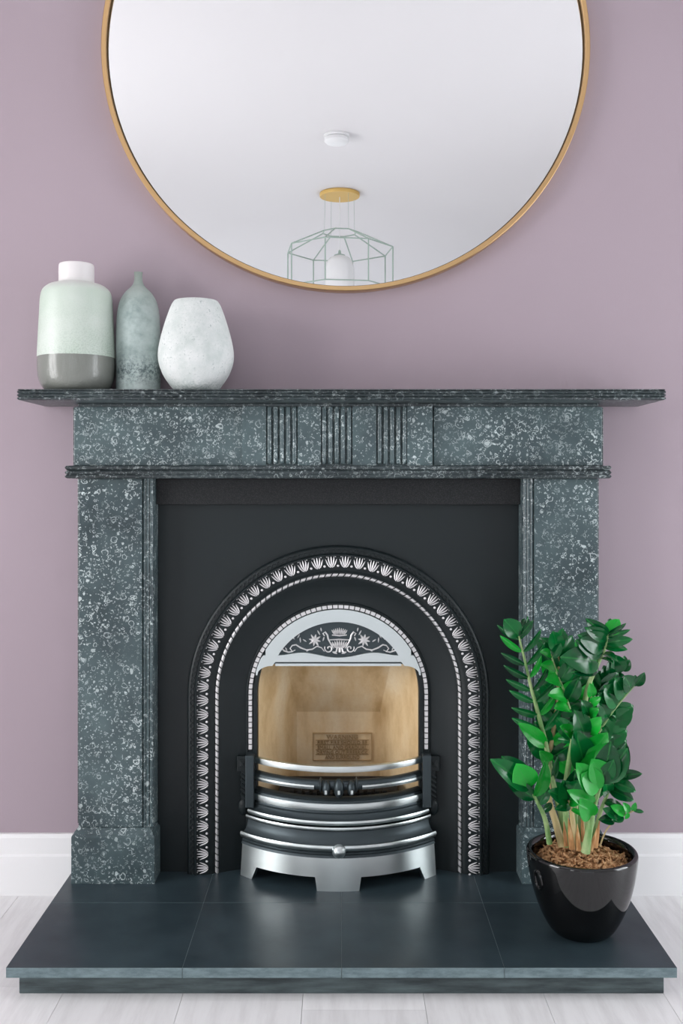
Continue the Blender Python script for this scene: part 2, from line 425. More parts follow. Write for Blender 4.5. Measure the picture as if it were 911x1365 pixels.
# ------------------------------------------------------------------ cast iron insert
insert = empty('fireplace_insert', (SX, -.03, HT), 'black cast iron arched fireplace insert with silver leaf border', 'fireplace')
K = 1.846e-3; AZ = wz(929, 2.45); YP = -.036
R_out = 201*K
xsx = sorted(set([-.4465, .4465]+[R_out*math.cos(PI*k/64) for k in range(65)]))
xsx = [x+SX for x in xsx]
def arch_top(x):
    r2 = R_out**2-(x-SX)**2
    return AZ+math.sqrt(max(r2, 0))
b = MB(); b.columns([x for x in xsx if abs(x-SX) <= R_out+1e-6], arch_top, lambda x: 1.0, YP, YP+.012)
for s_ in (-1, 1):
    x0, x1 = sorted((SX+s_*R_out, SX+s_*.4465)); b.box(x0, x1, YP, YP+.012, HT, 1.0)
b.build('front_plate', M_iron, insert)
def arch_path(r, n=64, zb=HT, leg=8):
    pts = []
    for k in range(leg): pts.append((SX-r, zb+(AZ-zb)*k/leg))
    for k in range(n+1):
        a = PI-PI*k/n; pts.append((SX+r*math.cos(a), AZ+r*math.sin(a)))
    for k in range(leg): pts.append((SX+r, AZ-(AZ-zb)*(k+1)/leg))
    return pts
def arch_sweep(prof, n=64):
    rows = []
    for r, y in prof: rows.append([(x, y, z) for x, z in arch_path(r*K, n)])
    return MB().grid(rows)
prof = [(202, YP), (201.5, -.047), (200, -.052), (198, -.054), (191.8, -.054), (191, -.059), (190, -.0615), (188.6, -.0615), (187.8, -.0575), (187, -.0565),
        (180, -.0575), (174, -.055), (171, -.0535), (167.5, -.0515), (165.5, -.047), (163, -.044), (160, -.0435), (156, -.040), (150, -.034), (140, -.0265), (130, -.021), (125, -.019), (123.6, -.023), (122.6, -.0235), (121.8, -.021), (115.5, -.021), (114.6, -.0235), (109.5, -.0235), (109, -.020), (109, .02)]
arch_sweep(prof).build('arch_moulding', M_iron, insert, smooth=True, angle=40)
# wavy braid on the outer band: two interlaced ripples
def arch_point(r, s):
    """point at arc length s (px units) measured along the path of radius r from the left foot"""
    leg = (AZ-HT)/K
    if s < leg: return -r, HT+s*K, PI
    s -= leg
    if s < PI*r:
        a = PI-s/r; return r*math.cos(a), AZ+r*K*math.sin(a), a
    s -= PI*r; return r, AZ-s*K, 0.0
def arch_len(r): return 2*(AZ-HT)/K+PI*r
b = MB(); L = arch_len(195)
for ph in (0, PI):
    pts = []; N = int(L/1.8)
    for k in range(N+1):
        s = L*k/N; _, _, a = arch_point(195, s); dr = 2.6*math.sin(2*PI*s/15+ph)
        x, z, a = arch_point(195, s)
        pts.append((SX+(x+dr*math.cos(a))*K, -.0545, z+dr*K*math.sin(a)))
    b.tube(pts, .0013, 5)
b.build('braid_moulding', M_iron, insert, smooth=True)
# palmettes
def petal(b, cx, cz, ang, ln, w, y=-.0, h=.0022):
    """raised leaf in the local xz plane, x across, z outward (pixels)"""
    n = 6; rows = []
    ca, sa = math.cos(ang), math.sin(ang)
    for k in range(n+1):
        u = k/n; ww = w*math.sin(PI*min(max(u, .03), .97))**.7*(.65+.5*u if u < .6 else .95)
        row = []
        for j in (-1, -.5, 0, .5, 1):
            lx, lz = j*ww, u*ln
            row.append(((cx+lx*ca+lz*sa)*K, y-(h*(1-j*j)*math.sin(PI*(.1+.8*u)))*.9-.0002, (cz-lx*sa+lz*ca)*K))
        rows.append(row)
    b.grid(rows)
def dot(b, cx, cz, r, h=.0018):
    rows = []
    for t_ in (0, .35, .7, .98):
        rr = r*math.cos(t_*PI/2); rows.append([((cx+rr*math.cos(2*PI*k/8))*K, -h*math.sin(t_*PI/2), (cz+rr*math.sin(2*PI*k/8))*K) for k in range(8)])
    b.grid(rows, False, True)
def blade(b, pts, w, h=.0024):
    """raised curved leaf: centre line and half width in pixels"""
    rows = []; n = len(pts)
    for k, (x, z) in enumerate(pts):
        u = k/(n-1); x0, z0 = pts[max(k-1, 0)]; x1, z1 = pts[min(k+1, n-1)]; L = math.hypot(x1-x0, z1-z0)
        nx, nz = (z1-z0)/L, -(x1-x0)/L; ww = w*max(math.sin(PI*(.08+.88*u))**.75, .12)
        rows.append([((x+j*ww*nx)*K, -h*(1-j*j)**.6*(.35+.65*math.sin(PI*(.1+.8*u)))-.0002, (z+j*ww*nz)*K) for j in (-1, -.6, 0, .6, 1)])
    b.grid(rows)
b = MB()
blade(b, [(0, -6), (0, -2.5), (0, 1), (0, 4.5), (0, 8.2)], 1.1)
for s_ in (-1, 1):
    blade(b, [(s_*x, z) for x, z in ((.5, -6.8), (1.8, -3.8), (2.9, -.3), (3.6, 3.5), (3.6, 7.4))], .95)
    blade(b, [(s_*x, z) for x, z in ((.6, -7.6), (3.2, -5.8), (5.0, -2.6), (6.3, .8), (7.6, 3.8))], .95)
    dot(b, s_*5.8, 7.0, .9)
dot(b, 8.7, -5.6, 1.7)
pme, _ = b.mesh('palmette', M_leafsilver, True, 0, False)
rp = 180.5; L = arch_len(rp); NP = 56
for k in range(NP):
    x, z, a = arch_point(rp, L*(k+.5)/NP)
    M = Matrix.Translation((SX+x*K, -.0572, z)) @ Matrix.Rotation(-(a-PI/2), 4, 'Y')
    inst('palmette', pme, M, insert)
# twisted silver rope and bead ring
b = MB(); L = arch_len(162.5); N = int(L/8.6)
for k in range(N):
    s0 = L*(k+.08)/N; s1 = L*(k+.86)/N; rows = []
    for u in (0, .5, 1):
        row = []
        for j in range(7):
            th = PI*j/6; off = -math.cos(th)*2.4; y = -.0435-.0055*math.sin(th)
            s = min(max(s0+(s1-s0)*u+off*.75, 0), L); x, z, a = arch_point(162.5, s)
            row.append((SX+(x+off*math.cos(a))*K, y, z+off*K*math.sin(a)))
        rows.append(row)
    b.grid(rows)
    n0 = len(b.v); b.f += [tuple(range(n0-7, n0)), tuple(range(n0-15, n0-22, -1))]; b.m += [0, 0]
tag(b.build('rope_moulding', M_cast_silver, insert, smooth=True, angle=60), kind='stuff')
b = MB(); z_b = wz(1000, 2.47); 
def bead_pts(): 
    r = 118.6; L = arch_len(r); skip = (z_b-HT)/K; out = []; s = skip
    n = int((L-2*skip)/7.4)
    return r, skip, (L-2*skip)/n, n
r, s0, st, n = bead_pts()
for k in range(n):
    a0, a1 = s0+st*(k+.06), s0+st*(k+.88); q = []
    for (ro, y) in ((2.6, -.020), (2.2, -.0265), (-2.2, -.0265), (-2.6, -.020)):
        for s in (a0, a1):
            x, z, a = arch_point(r, s); q.append((SX+(x+ro*math.cos(a))*K, y, z+ro*K*math.sin(a)))
    b.add(q, [(0,1,3,2),(2,3,5,4),(4,5,7,6),(0,2,4,6),(1,7,5,3)])
tag(b.build('bead_moulding', M_cast_silver, insert), kind='stuff')
# hood (silver) with lunette
d_h = 2.468; KH = d_h/F; YH = -.0335
def hz(py): return wz(py, d_h)
HC = AZ
R1 = 115.2*K
def hood_top(x): return HC+math.sqrt(max(R1*R1-(x-SX)**2, 0))
LR = 94.7*KH; LCZ = hz(829)-LR; LW = 80*KH
def lun_top(x): return LCZ+math.sqrt(max(LR*LR-(x-SX)**2, 0))
zs = hz(873.5)
def lun_bot(x):
    u = abs(x-SX)/LW
    return zs+(4.5*math.sin(PI*min(u, 1)**1.2)**2-3.0*(1-min(u, 1)**1.5)**2)*KH*(1 if u < 1 else 0)
def hood_bot(x):
    a = abs(x-SX)/KH
    if a < 88: return hz(887.5)
    if a < 108: return hz(887.5+12*(1-math.sqrt(1-((a-88)/20.0)**2)))
    return hz(900)
XE = [SX+KH*v for v in sorted(set([k*2 for k in range(-40, 41)]+[-110,-108,-107,-105,-103,-100,-97,-94,-91,-88,-84,84,88,91,94,97,100,103,105,107,108,110]))]
b = MB()
U = [x for x in XE if abs(x-SX) < 98*KH]
b.columns(U, lambda x: min(lun_top(x), hood_top(x)-.0002) if abs(x-SX) < LW else zs, lambda x: max(hood_top(x), zs+.0001), YH, -.02)
b.columns([x for x in XE if abs(x-SX) <= 110*KH], lambda x: hz(882.3) if abs(x-SX) < 86*KH else hood_bot(x),
          lambda x: min(lun_bot(x) if abs(x-SX) < LW else zs, hood_top(x)), YH, -.02)
b.columns([x for x in XE if abs(x-SX) < 87*KH], hood_bot, lambda x: hz(884.2), YH-.0015, -.02)
hood = b.build('hood', M_steel, insert)
MB().columns([x for x in XE if abs(x-SX) < 100*KH], lambda x: hz(886), lambda x: max(hood_top(x)-.006, hz(885)), -.0245, -.019).build('hood_back', M_lead, hood)
# relief: urn, flowers, scrolls
def relief(b, pts, r=.9):
    pts = [(SX+(x-451.5)*KH, -.0255, hz(y)) for x, y in pts]
    n = len(pts); rad = [KH*r*(.55+.6*math.sin(PI*(k+.6)/(n+.2))) for k in range(n)]
    b.tube(pts, rad, 7)
def leafm(b, x, y, ang, ln, w):
    X0, Z0 = SX+(x-451.5)*KH, hz(y); rows = []
    for k in range(6):
        u = k/5; ww = w*math.sin(PI*min(max(u, .06), .95))**.7; row = []
        for j in (-1, -.4, .4, 1):
            lx, lz = j*ww, u*ln; ca, sa = math.cos(ang), math.sin(ang)
            row.append((X0+(lx*ca+lz*sa)*KH, -.0246-.0028*(1-j*j*.9), Z0+(-lx*sa+lz*ca)*KH))
        rows.append(row)
    b.grid(rows)
def spiral(cx, cy, r0, r1, a0, turns, n=18): 
    return [(cx+(r0+(r1-r0)*k/n)*math.cos(a0+turns*2*PI*k/n), cy-(r0+(r1-r0)*k/n)*math.sin(a0+turns*2*PI*k/n)) for k in range(n+1)]
b = MB()
for k in range(9): # top flame fan and bowl ribs
    u = (k-4)/4
    leafm(b, 453+u*6.5, 846.5, u*.55, 9.5-2*abs(u), 1.15)
    leafm(b, 453+u*7.5, 863.5-1.5*(1-u*u)+1.5, u*.6, 9.5, 1.35)
relief(b, [(443, 847), (453, 848), (463, 847)], .9); relief(b, [(440, 853.5), (453, 853), (466, 853.5)], .9)
relief(b, [(447, 863), (453, 864), (459, 863)], 1.2); relief(b, [(453, 864), (453, 870)], 1.6)
for s_ in (-1, 1):
    relief(b, [(453+s_*x, y) for x, y in ((8, 861), (12, 858), (15, 852), (16, 847), (19, 843), (22, 845), (20, 848))], 1.1)   # handles
    relief(b, [(453+s_*x, y) for x, y in ((3, 864), (4, 869), (8, 871))], 1.2)
    leafm(b, 453+s_*3, 872, s_*1.2, 7, 1.6)
    c = [(453+s_*(x-453), y) for x, y in spiral(467, 865, 1.0, 6, -.5, 1.15)]
    relief(b, c, .95)
    relief(b, [(453+s_*x, y) for x, y in ((20, 869), (24, 864), (30, 862), (36, 866), (44, 867), (52, 864), (58, 860), (63, 861), (66, 865), (63, 869), (59, 867))], .95)
    relief(b, [(453+s_*x, y) for x, y in ((62, 869), (68, 870), (74, 868), (78, 864), (75, 862))], 1.0)
    for q in range(8):
        a = 2*PI*q/8+.2; leafm(b, 453+s_*33, 854, a, 9 if q % 2 else 8, 1.55)
    dot_c = 453+s_*33
    for (x, y, a, l) in ((22, 855, -.3, 6), (26, 847, .5, 7), (24, 842, .2, 5), (44, 856, 1.0, 6), (52, 857, .1, 7), (56, 851, -.5, 6), (60, 853, .6, 6), (48, 866, 1.0, 6), (40, 866, 2.2, 5), (70, 868, .5, 5)):
        leafm(b, 453+s_*x, y, s_*a, l, 1.0)
b.build('relief_ornament', M_cast_silver, hood, smooth=True)
# firebrick
fb_r = empty('_', (0, 0, 0), None, None); bpy.data.objects.remove(fb_r)
D0 = 2.49; D1 = 2.66
def brick_sec(z, half_front, half_back, yb):
    return [(SX-half_front, -.012, z), (SX-half_front+.004, .01, z), (SX-half_back-.012, yb-.012, z), (SX-half_back, yb, z), (SX+half_back, yb, z), (SX+half_back+.012, yb-.012, z), (SX+half_front-.004, .01, z), (SX+half_front, -.012, z)]
hf = 107*2.49/F+.004
zk = wz(947, 2.67)
rows = [brick_sec(HT+.03, hf, .112, .16), brick_sec(zk-.004, hf, .112, .172), brick_sec(zk+.004, hf, .112, .168), brick_sec(wz(900, 2.57), hf, .130, .085), brick_sec(wz(884, 2.55), hf, .134, .055), brick_sec(wz(870, 2.53), hf, .136, .02)]
b = MB().grid(rows); b.box(SX-.2, SX+.2, -.01, .17, HT+.028, HT+.031)
brick = b.build('fireback', M_brick, insert, smooth=True, angle=25)
MB().box(SX-.205, SX+.205, -.018, -.0135, HT+.0005, HT+.15).build('ash_pit_plate', M_ash, insert)
# warning tablet cast into the fireback
py_ = .1655; dT = CD+py_
tz0, tz1 = wz(1014, dT), wz(977, dT); tx0, tx1 = wx(417, dT), wx(496, dT)
b = MB(); e = .0022
b.box(tx0, tx1, py_-.003, py_+.003, tz0, tz0+e).box(tx0, tx1, py_-.003, py_+.003, tz1-e, tz1).box(tx0, tx0+e, py_-.003, py_+.003, tz0+e, tz1-e).box(tx1-e, tx1, py_-.003, py_+.003, tz0+e, tz1-e)
for py in (986.5, 993, 999.5, 1006): 
    zz = wz(py, dT); b.box(tx0+.008, tx1-.008, py_-.0015, py_+.003, zz-.0004, zz+.0004)
b.build('tablet_border', M_brick_shade, brick)
def text_mesh(s, size, ext):
    cu = bpy.data.curves.new('t', 'FONT'); cu.body = s; cu.size = size; cu.extrude = ext; cu.align_x = 'CENTER'; cu.align_y = 'CENTER'; cu.resolution_u = 2
    o = bpy.data.objects.new('t', cu); C.objects.link(o); dg = bpy.context.evaluated_depsgraph_get(); dg.update()
    me = bpy.data.meshes.new_from_object(o.evaluated_get(dg)); bpy.data.objects.remove(o); return me
for s, py, hgt, wd in (('WARNING', 982.6, 5.6, 42), ('FIRST FIRE SHOULD BE', 990, 4.9, 66), ('SMALL AND GRADUAL', 996.4, 4.9, 66), ('DRYING OUT FIREBRICK', 1003, 4.9, 68), ('AND SURROUND', 1009.3, 4.9, 46)):
    me = text_mesh(s, 1, .5)
    ws = [v.co.x for v in me.vertices]; hs_ = [v.co.y for v in me.vertices]
    sx = wd*dT/F/(max(ws)-min(ws)); sy = hgt*dT/F/(max(hs_)-min(hs_))
    cxm, cym = (max(ws)+min(ws))/2, (max(hs_)+min(hs_))/2
    for v in me.vertices: v.co = Vector(((v.co.x-cxm)*sx, -v.co.z*.006, (v.co.y-cym)*sy))
    me.materials.append(M_brick_shade)
    inst('lettering', me, Matrix.Translation((SX*0+wx(456.5, dT), py_-.0005, wz(py, dT))), brick)

# ------------------------------------------------------------------ grate front
AW, AS, AY = .209, .086, -.028
AR = (AW**2+AS**2)/(2*AS); ACY = AY+(AR-AS); ATH = math.asin(AW/AR)
def arc(o, th, z): return (SX+(AR+o)*math.sin(th), ACY-(AR+o)*math.cos(th), z)
def arc_sweep(prof, t0=-1, t1=1, n=36, B=None, mi=0, closed=True):
    B = B or MB(); rows = []
    for k in range(n+1):
        th = ATH*(t0+(t1-t0)*k/n); rows.append([arc(o, th, z) for o, z in prof])
    B.grid(rows, False, closed, mi)
    if closed:
        N = len(B.v); m = len(prof); B.f += [tuple(range(N-m, N)), tuple(N-(n+1)*m+m-1-q for q in range(m))]; B.m += [mi, mi]
    return B
grate = empty('fire_grate', (SX, -.08, .20), 'curved fire grate front with polished steel bars in the arched fireplace', 'grate')
def zc(py, d=2.386): return wz(py, d)
def zo(o, py): return wz(py, 2.386-max(o, 0))
arc_sweep([(-.008, zo(-.008, 1021.6)), (0, zo(0, 1022.4)), (.001, zo(.001, 1026)), (0, zo(0, 1030)), (-.008, zo(-.008, 1030.4))]).build('top_bar', M_steel, grate, smooth=True, angle=50)
z2 = zc(1048); r2 = .0125
bar = arc_sweep([(r2*math.cos(a)-.010, z2+r2*math.sin(a)) for a in [2*PI*k/12 for k in range(12)]]).build('middle_bar', M_lead, grate, smooth=True, angle=60)
for s_ in (-1, 1):
    t0, t1 = sorted((s_*.25, s_*1.0))
    arc_sweep([(-.002, z2-.010), (.0035, z2-.0085), (.0045, z2-.003), (.0015, z2+.002), (-.004, z2-.001)], t0, t1, 24).build('steel_strip', M_steel, bar, smooth=True, angle=40)
for px, rx, rz in ((435.5, .0105, .018), (452, .0130, .0235), (468.5, .0105, .018)):
    xx = wx(px, 2.383); th = math.asin((xx-SX)/AR); p_ = arc(.002, th, zc(1050.5))
    k_ = MB().ellipsoid(p_, rx, .0150, rz).build('knop', M_lead, grate, smooth=True)
    q = arc(.0150, th, zc(1054)); b = MB().box(q[0]-.003, q[0]+.003, q[1]-.0018, q[1]+.005, q[2]-.0052, q[2]+.0052); b.build('facet', M_steel, k_, bevel=.001)
for s_ in (-1, 1):
    xx = wx(451.5+s_*24.5, 2.383); th = math.asin((xx-SX)/AR); p_ = arc(-.008, th, z2)
    MB().ellipsoid(p_, .0050, .0165, .0175).build('collar', M_lead, grate, smooth=True)
# fret: lip, silver strip, flared body, bead
fr_ = arc_sweep([(-.016, zo(0, 1064)), (-.006, zo(0, 1065)), (-.001, zo(0, 1067)), (-.003, zo(0, 1069)), (.0, zo(0, 1071.5)), (.002, zo(.002, 1082)), (.0045, zo(.004, 1084)), (.0035, zo(.003, 1086)), (.008, zo(.008, 1091)), (.016, zo(.016, 1095)), (.018, zo(.018, 1100)), (-.016, zo(.0, 1100))])
fr_ = fr_.build('fret', M_lead, grate, smooth=True, angle=35)
arc_sweep([(-.002, zo(0, 1072)), (.0045, zo(.0045, 1072.3)), (.0055, zo(.0055, 1076.5)), (.0045, zo(.0045, 1081)), (-.002, zo(0, 1081.5))]).build('steel_strip', M_steel, fr_, smooth=True, angle=50)
arc_sweep([(.012, zo(.012, 1095)), (.0185, zo(.0185, 1095.3)), (.0205, zo(.0205, 1098)), (.0185, zo(.0185, 1101)), (.012, zo(.012, 1101.3))], -1.01, 1.01).build('steel_bead', M_steel, fr_, smooth=True, angle=50)
# end brackets with scroll ears
for s_ in (-1, 1):
    x0, x1 = sorted((SX+s_*.2075, SX+s_*.2290))
    zt, zb = wz(1007, 2.45), wz(1077, 2.45)
    br = MB().box(x0, x1, -.052, -.020, zb, zt).build('end_bracket', M_lead, grate, bevel=.0025)
    b = MB(); cx = SX+s_*.2395
    b.box(cx-.0115, cx+.0115, -.034, -.020, wz(1029, 2.46), wz(1009, 2.46))
    for q in (.0085, .0055, .0025): 
        b.box(cx-s_*.002-q, cx-s_*.002+q, -.034-.004*(1-q/.0085)-.0015, -.033, wz(1018.5, 2.46)-q*1.15, wz(1018.5, 2.46)+q*1.15)
    cx2 = SX+s_*.2345
    b.box(cx2-.006, cx2+.006, -.031, -.020, wz(1068, 2.46), wz(1029, 2.46))
    for q in range(5):
        zz = wz(1036+6.5*q, 2.46); b.tube([(cx2-.007, -.031, zz+.005), (cx2+.007, -.031, zz-.005)], .0038, 8)
    b.ellipsoid((SX+s_*.2365, -.026, wz(1078, 2.46)), .0125, .008, .021)
    b.build('scroll_ear', M_iron, br, bevel=.0012)
# coal bars behind
b = MB()
for k in range(13):
    xx = SX-.115+.23*k/12
    b.box(xx-.0045, xx+.0045, -.075+.03*abs(k-6)/6, .0, wz(1072, 2.45), wz(1055, 2.45))
b.box(SX-.15, SX+.15, -.03, -.02, wz(1074, 2.45), wz(1061, 2.45)); b.box(SX-.15, SX+.15, -.01, .12, wz(1074, 2.45), wz(1062, 2.45))
tag(b.build('coal_bars', M_ash, grate), kind='stuff')

# ashpan cover
ash = empty('ashpan_cover', (SX, -.1, HT), 'curved ashpan cover with steel knob and footed steel base under the grate', 'ashpan cover')
cv = arc_sweep([(-.02, zo(-.02, 1103.6)), (.020, zo(.020, 1103.6)), (.021, zo(.021, 1107.5)), (.016, zo(.016, 1109)), (.017, zo(.017, 1115)), (.021, zo(.021, 1121)), (.029, zo(.029, 1127)), (.036, zo(.036, 1129)), (.036, zo(.036, 1135)), (.0315, zo(.0315, 1136.5)), (.035, zo(.035, 1139)), (.034, zo(.034, 1141)), (.037, zo(.037, 1144.5)), (-.02, zo(-.02, 1144.5))], -1.02, 1.02)
cv = cv.build('cover_body', M_lead, ash, smooth=True, angle=35)
arc_sweep([(.014, zo(.014, 1103.2)), (.021, zo(.021, 1103.6)), (.0225, zo(.0225, 1105.5)), (.021, zo(.021, 1107.8)), (.014, zo(.014, 1108))], -1.025, 1.025).build('steel_bead', M_steel, cv, smooth=True, angle=50)
arc_sweep([(.030, zo(.030, 1127.6)), (.037, zo(.037, 1128)), (.0395, zo(.0395, 1131.5)), (.037, zo(.037, 1135.2)), (.030, zo(.030, 1135.6))], -1.03, 1.03).build('steel_strip', M_steel, cv, smooth=True, angle=50)
# base plate with three feet
brk = [0, .049, .054, .100, .150, .196, .207, .236]
zlow = {0: HT, .049: HT, .054: .0985, .100: .0985, .150: .0985, .196: .0985, .207: HT, .236: HT}
xs_ = []
for a in brk: xs_ += [a]
for k in range(1, 10): xs_ += [.054+.142*k/10]
for k in range(1, 4): xs_ += [.049*k/4, .207+.029*k/4]
xs_ = sorted(set([round(v, 5) for v in xs_])); xs_ = [-v for v in xs_[::-1] if v > 0]+xs_
def low(a):
    a = abs(a)
    for p0, p1 in zip(brk, brk[1:]):
        if a <= p1+1e-9: 
            u = (a-p0)/(p1-p0); return zlow[p0]*(1-u)+zlow[p1]*u
    return HT
ztop = zo(.036, 1144.5); rows = []
for a in xs_:
    th = math.asin(max(-1, min(1, a/(AR+.036)))); zl = low(a)
    sp = lambda z: .036+.006*(ztop-z)/(ztop-HT)
    rows.append([arc(.026, th, ztop), arc(sp(ztop), th, ztop), arc(sp(zl), th, zl), arc(.030, th, zl)])
b = MB().grid(rows, False, True); N = len(b.v); b.f += [(N-4, N-3, N-2, N-1), (3, 2, 1, 0)]; b.m += [0, 0]
b.build('steel_base', M_steel, ash, smooth=True, angle=30)
kx = wx(452, 2.34); th = math.asin((kx-SX)/AR); p_ = arc(.045, th, zc(1134, 2.345))
b = MB(); prof_k = [(0.0005, .014), (.008, .0125), (.0135, .008), (.0165, .002), (.0165, -.002), (.014, -.005), (.007, -.006), (.006, -.012)]
rows = [[(p_[0]+r*math.cos(2*PI*k/24), p_[1]-y, p_[2]+r*math.sin(2*PI*k/24)) for k in range(24)] for r, y in prof_k]
b.grid(rows, False, True); b.build('knob', M_steel, ash, smooth=True, angle=60)

# ------------------------------------------------------------------ mirror
mir = empty('round_mirror', (.0102, -.015, 1.505), 'large round mirror with thin brass frame hung above the mantelpiece', 'mirror')
mc = Vector((.0102, 0, 2.112)); MR = .607
def ring(b, prof, n=160):
    rows = [[(mc.x+r*math.cos(2*PI*k/n), y, mc.z+r*math.sin(2*PI*k/n)) for k in range(n)] for r, y in prof]
    return b.grid(rows, True, True)
ring(MB(), [(MR-.0005, -.001), (MR, -.0035), (MR, -.0315), (MR-.0015, -.033), (MR-.0105, -.033), (MR-.012, -.0315), (MR-.012, -.001)]).build('mirror_frame', M_gold, mir, smooth=True, angle=35)
ring(MB(), [(MR-.0122, -.018), (MR-.0152, -.018), (MR-.0152, -.002), (MR-.0122, -.002)]).build('inner_lip', M_goldd, mir, smooth=True, angle=35)
b = MB(); n = 160
b.add([(mc.x+(MR-.0154)*math.cos(2*PI*k/n), y, mc.z+(MR-.0154)*math.sin(2*PI*k/n)) for y in (-.0165, -.003) for k in range(n)],
      [tuple(range(n)), tuple(range(2*n-1, n-1, -1))]+[(k, (k+1) % n, n+(k+1) % n, n+k) for k in range(n)])
b.build('mirror_glass', M_mirror, mir)

# ------------------------------------------------------------------ vases
def smoothp(pts, n=6):
    out = []
    P = [pts[0]]+pts+[pts[-1]]
    for i in range(1, len(P)-2):
        for k in range(n):
            u = k/n; q = []
            for c in (0, 1):
                a, b_, c_, d = P[i-1][c], P[i][c], P[i+1][c], P[i+2][c]
                q.append(.5*((2*b_)+(-a+c_)*u+(2*a-5*b_+4*c_-d)*u*u+(-a+3*b_-3*c_+d)*u**3))
            out.append((max(q[0], .0004), q[1]))
    out.append(pts[-1]); return out
VZ = shelf_z1; dv = 2.395; kv = dv/F
def vase(name, label, px, d, prof_px, bottom_py, m, thick=.005):
    """profile in pixels: (radius, row) from foot to rim"""
    k = d/F; zb = VZ; prof = [(r*k, zb+(bottom_py-py)*k) for r, py in prof_px]
    prof = [(.0005, zb+.0005)]+smoothp(prof)
    inner = [(max(r-thick, .001), z) for r, z in reversed(prof[2:])]; inner[0] = (prof[-1][0]-thick, prof[-1][1])
    b = MB().lathe(prof+inner, wx(px, d), d-CD, 64)
    o = b.build(name, m, None, smooth=True, angle=60); return tag(o, label, 'vase')
# glazed
M_v1 = mat('mint_speckled_glaze', (.62, .68, .62), .28); t = NT(M_v1); o_ = t.pos(obj=True)
sepx = t.new('ShaderNodeSeparateXYZ'); t.l.new(o_, sepx.inputs[0]); zz = sepx.outputs[2]
sp = t.noise(o_, 330, 2, .6); cl = t.noise(o_, 9, 3)
low_ = t.math('MULTIPLY_ADD', zz, -3.6, .86, clamp=True)
spk = t.math('MULTIPLY', t.math('MULTIPLY_ADD', sp, 7, -3.3, clamp=True), t.math('MULTIPLY', low_, t.math('MULTIPLY_ADD', cl, 2.2, -.5, clamp=True)))
up = t.mix(spk, t.mix(t.math('MULTIPLY_ADD', cl, 1.6, -.45, clamp=True), (.60, .65, .60), (.40, .51, .41)), (.18, .27, .20))
up = t.mix(t.math('MULTIPLY_ADD', zz, 28, -6.6, clamp=True), up, (.74, .71, .71))
isl = t.math('LESS_THAN', t.math('ADD', zz, t.math('MULTIPLY', cl, .002)), .0835)
t.col(t.mix(isl, up, (.20, .21, .19)))
t.rough(t.math('MULTIPLY_ADD', isl, -.28, .40)); t.bump(t.math('MULTIPLY', spk, -1), .3, .001)
vase('ceramic_vase', 'mint speckled cylindrical vase with white neck and glossy grey base', 102, 2.395,
     [(30, 521.8), (38, 520.6), (44.5, 515), (48.6, 506), (50.6, 492), (50.6, 470), (49.2, 440), (47.8, 415), (46.8, 398), (44, 387), (36, 380), (26, 377.2), (23.4, 375), (23.2, 362), (22.9, 353.5), (22.0, 351.2)], 522, M_v1)
M_v2 = mat('patinated_stoneware', (.3, .37, .36), .6); t = NT(M_v2); o_ = t.pos(obj=True)
n1 = t.noise(o_, 14, 6, .65); n2 = t.noise(o_, 130, 4, .7)
sepx = t.new('ShaderNodeSeparateXYZ'); t.l.new(o_, sepx.inputs[0]); zz = sepx.outputs[2]
c1 = t.ramp(n1, [(.3, (.22, .29, .28)), (.5, (.44, .53, .51)), (.7, (.58, .66, .64))])
band = t.math('SUBTRACT', 1, t.math('MULTIPLY', t.math('ABSOLUTE', t.math('SUBTRACT', zz, .05)), 22), clamp=True)
c2 = t.mix(t.math('MULTIPLY', band, t.math('MULTIPLY_ADD', n2, 6, -2.6, clamp=True)), c1, (.08, .12, .125))
c2 = t.mix(t.math('MULTIPLY', t.math('MULTIPLY_ADD', zz, 10, -1.9, clamp=True), .8), c2, (.17, .2, .165))
t.col(c2); t.bump(n2, .25, .001)
vase('bottle_vase', 'slim grey green patinated bottle vase between the two pale vases', 184.5, 2.42,
     [(24, 523), (28.2, 522), (29.3, 518), (29.3, 495), (29.4, 465), (29.0, 440), (27.8, 418), (24.5, 402), (18, 390), (10, 382), (6.3, 376), (5.2, 369), (5.6, 363.5), (5.9, 362)], 523.4, M_v2, .003)
M_v3 = mat('chalky_white_ceramic', (.7, .71, .70), .75); t = NT(M_v3); o_ = t.pos(obj=True)
n1 = t.noise(o_, 22, 5, .65); n2 = t.noise(o_, 190, 4, .7); n3 = t.noise(o_, 45, 4, .7)
c1 = t.ramp(n1, [(.3, (.52, .57, .55)), (.6, (.68, .70, .69))])
f_ = t.math('MULTIPLY', t.math('MULTIPLY_ADD', n2, 8, -4.4, clamp=True), t.math('MULTIPLY_ADD', n3, 5, -2.2, clamp=True))
sepx = t.new('ShaderNodeSeparateXYZ'); t.l.new(o_, sepx.inputs[0])
f_ = t.math('MAXIMUM', f_, t.math('MULTIPLY', t.math('MULTIPLY_ADD', n2, 7, -3.0, clamp=True), t.math('MULTIPLY_ADD', sepx.outputs[2], -28, .75, clamp=True)))
t.col(t.mix(f_, c1, (.27, .34, .33))); t.bump(t.math('ADD', n2, n3), .4, .0015)
vase('egg_vase', 'chalky white egg shaped vase with flat open top nearest the mantel centre', 261.5, 2.375,
     [(24, 522.5), (28, 521.8), (35, 514), (43.5, 501), (48.8, 487), (50.3, 474), (48.6, 460), (44.5, 443), (39, 425), (33.5, 410), (30.3, 404.2), (28.6, 402.2)], 523, M_v3)

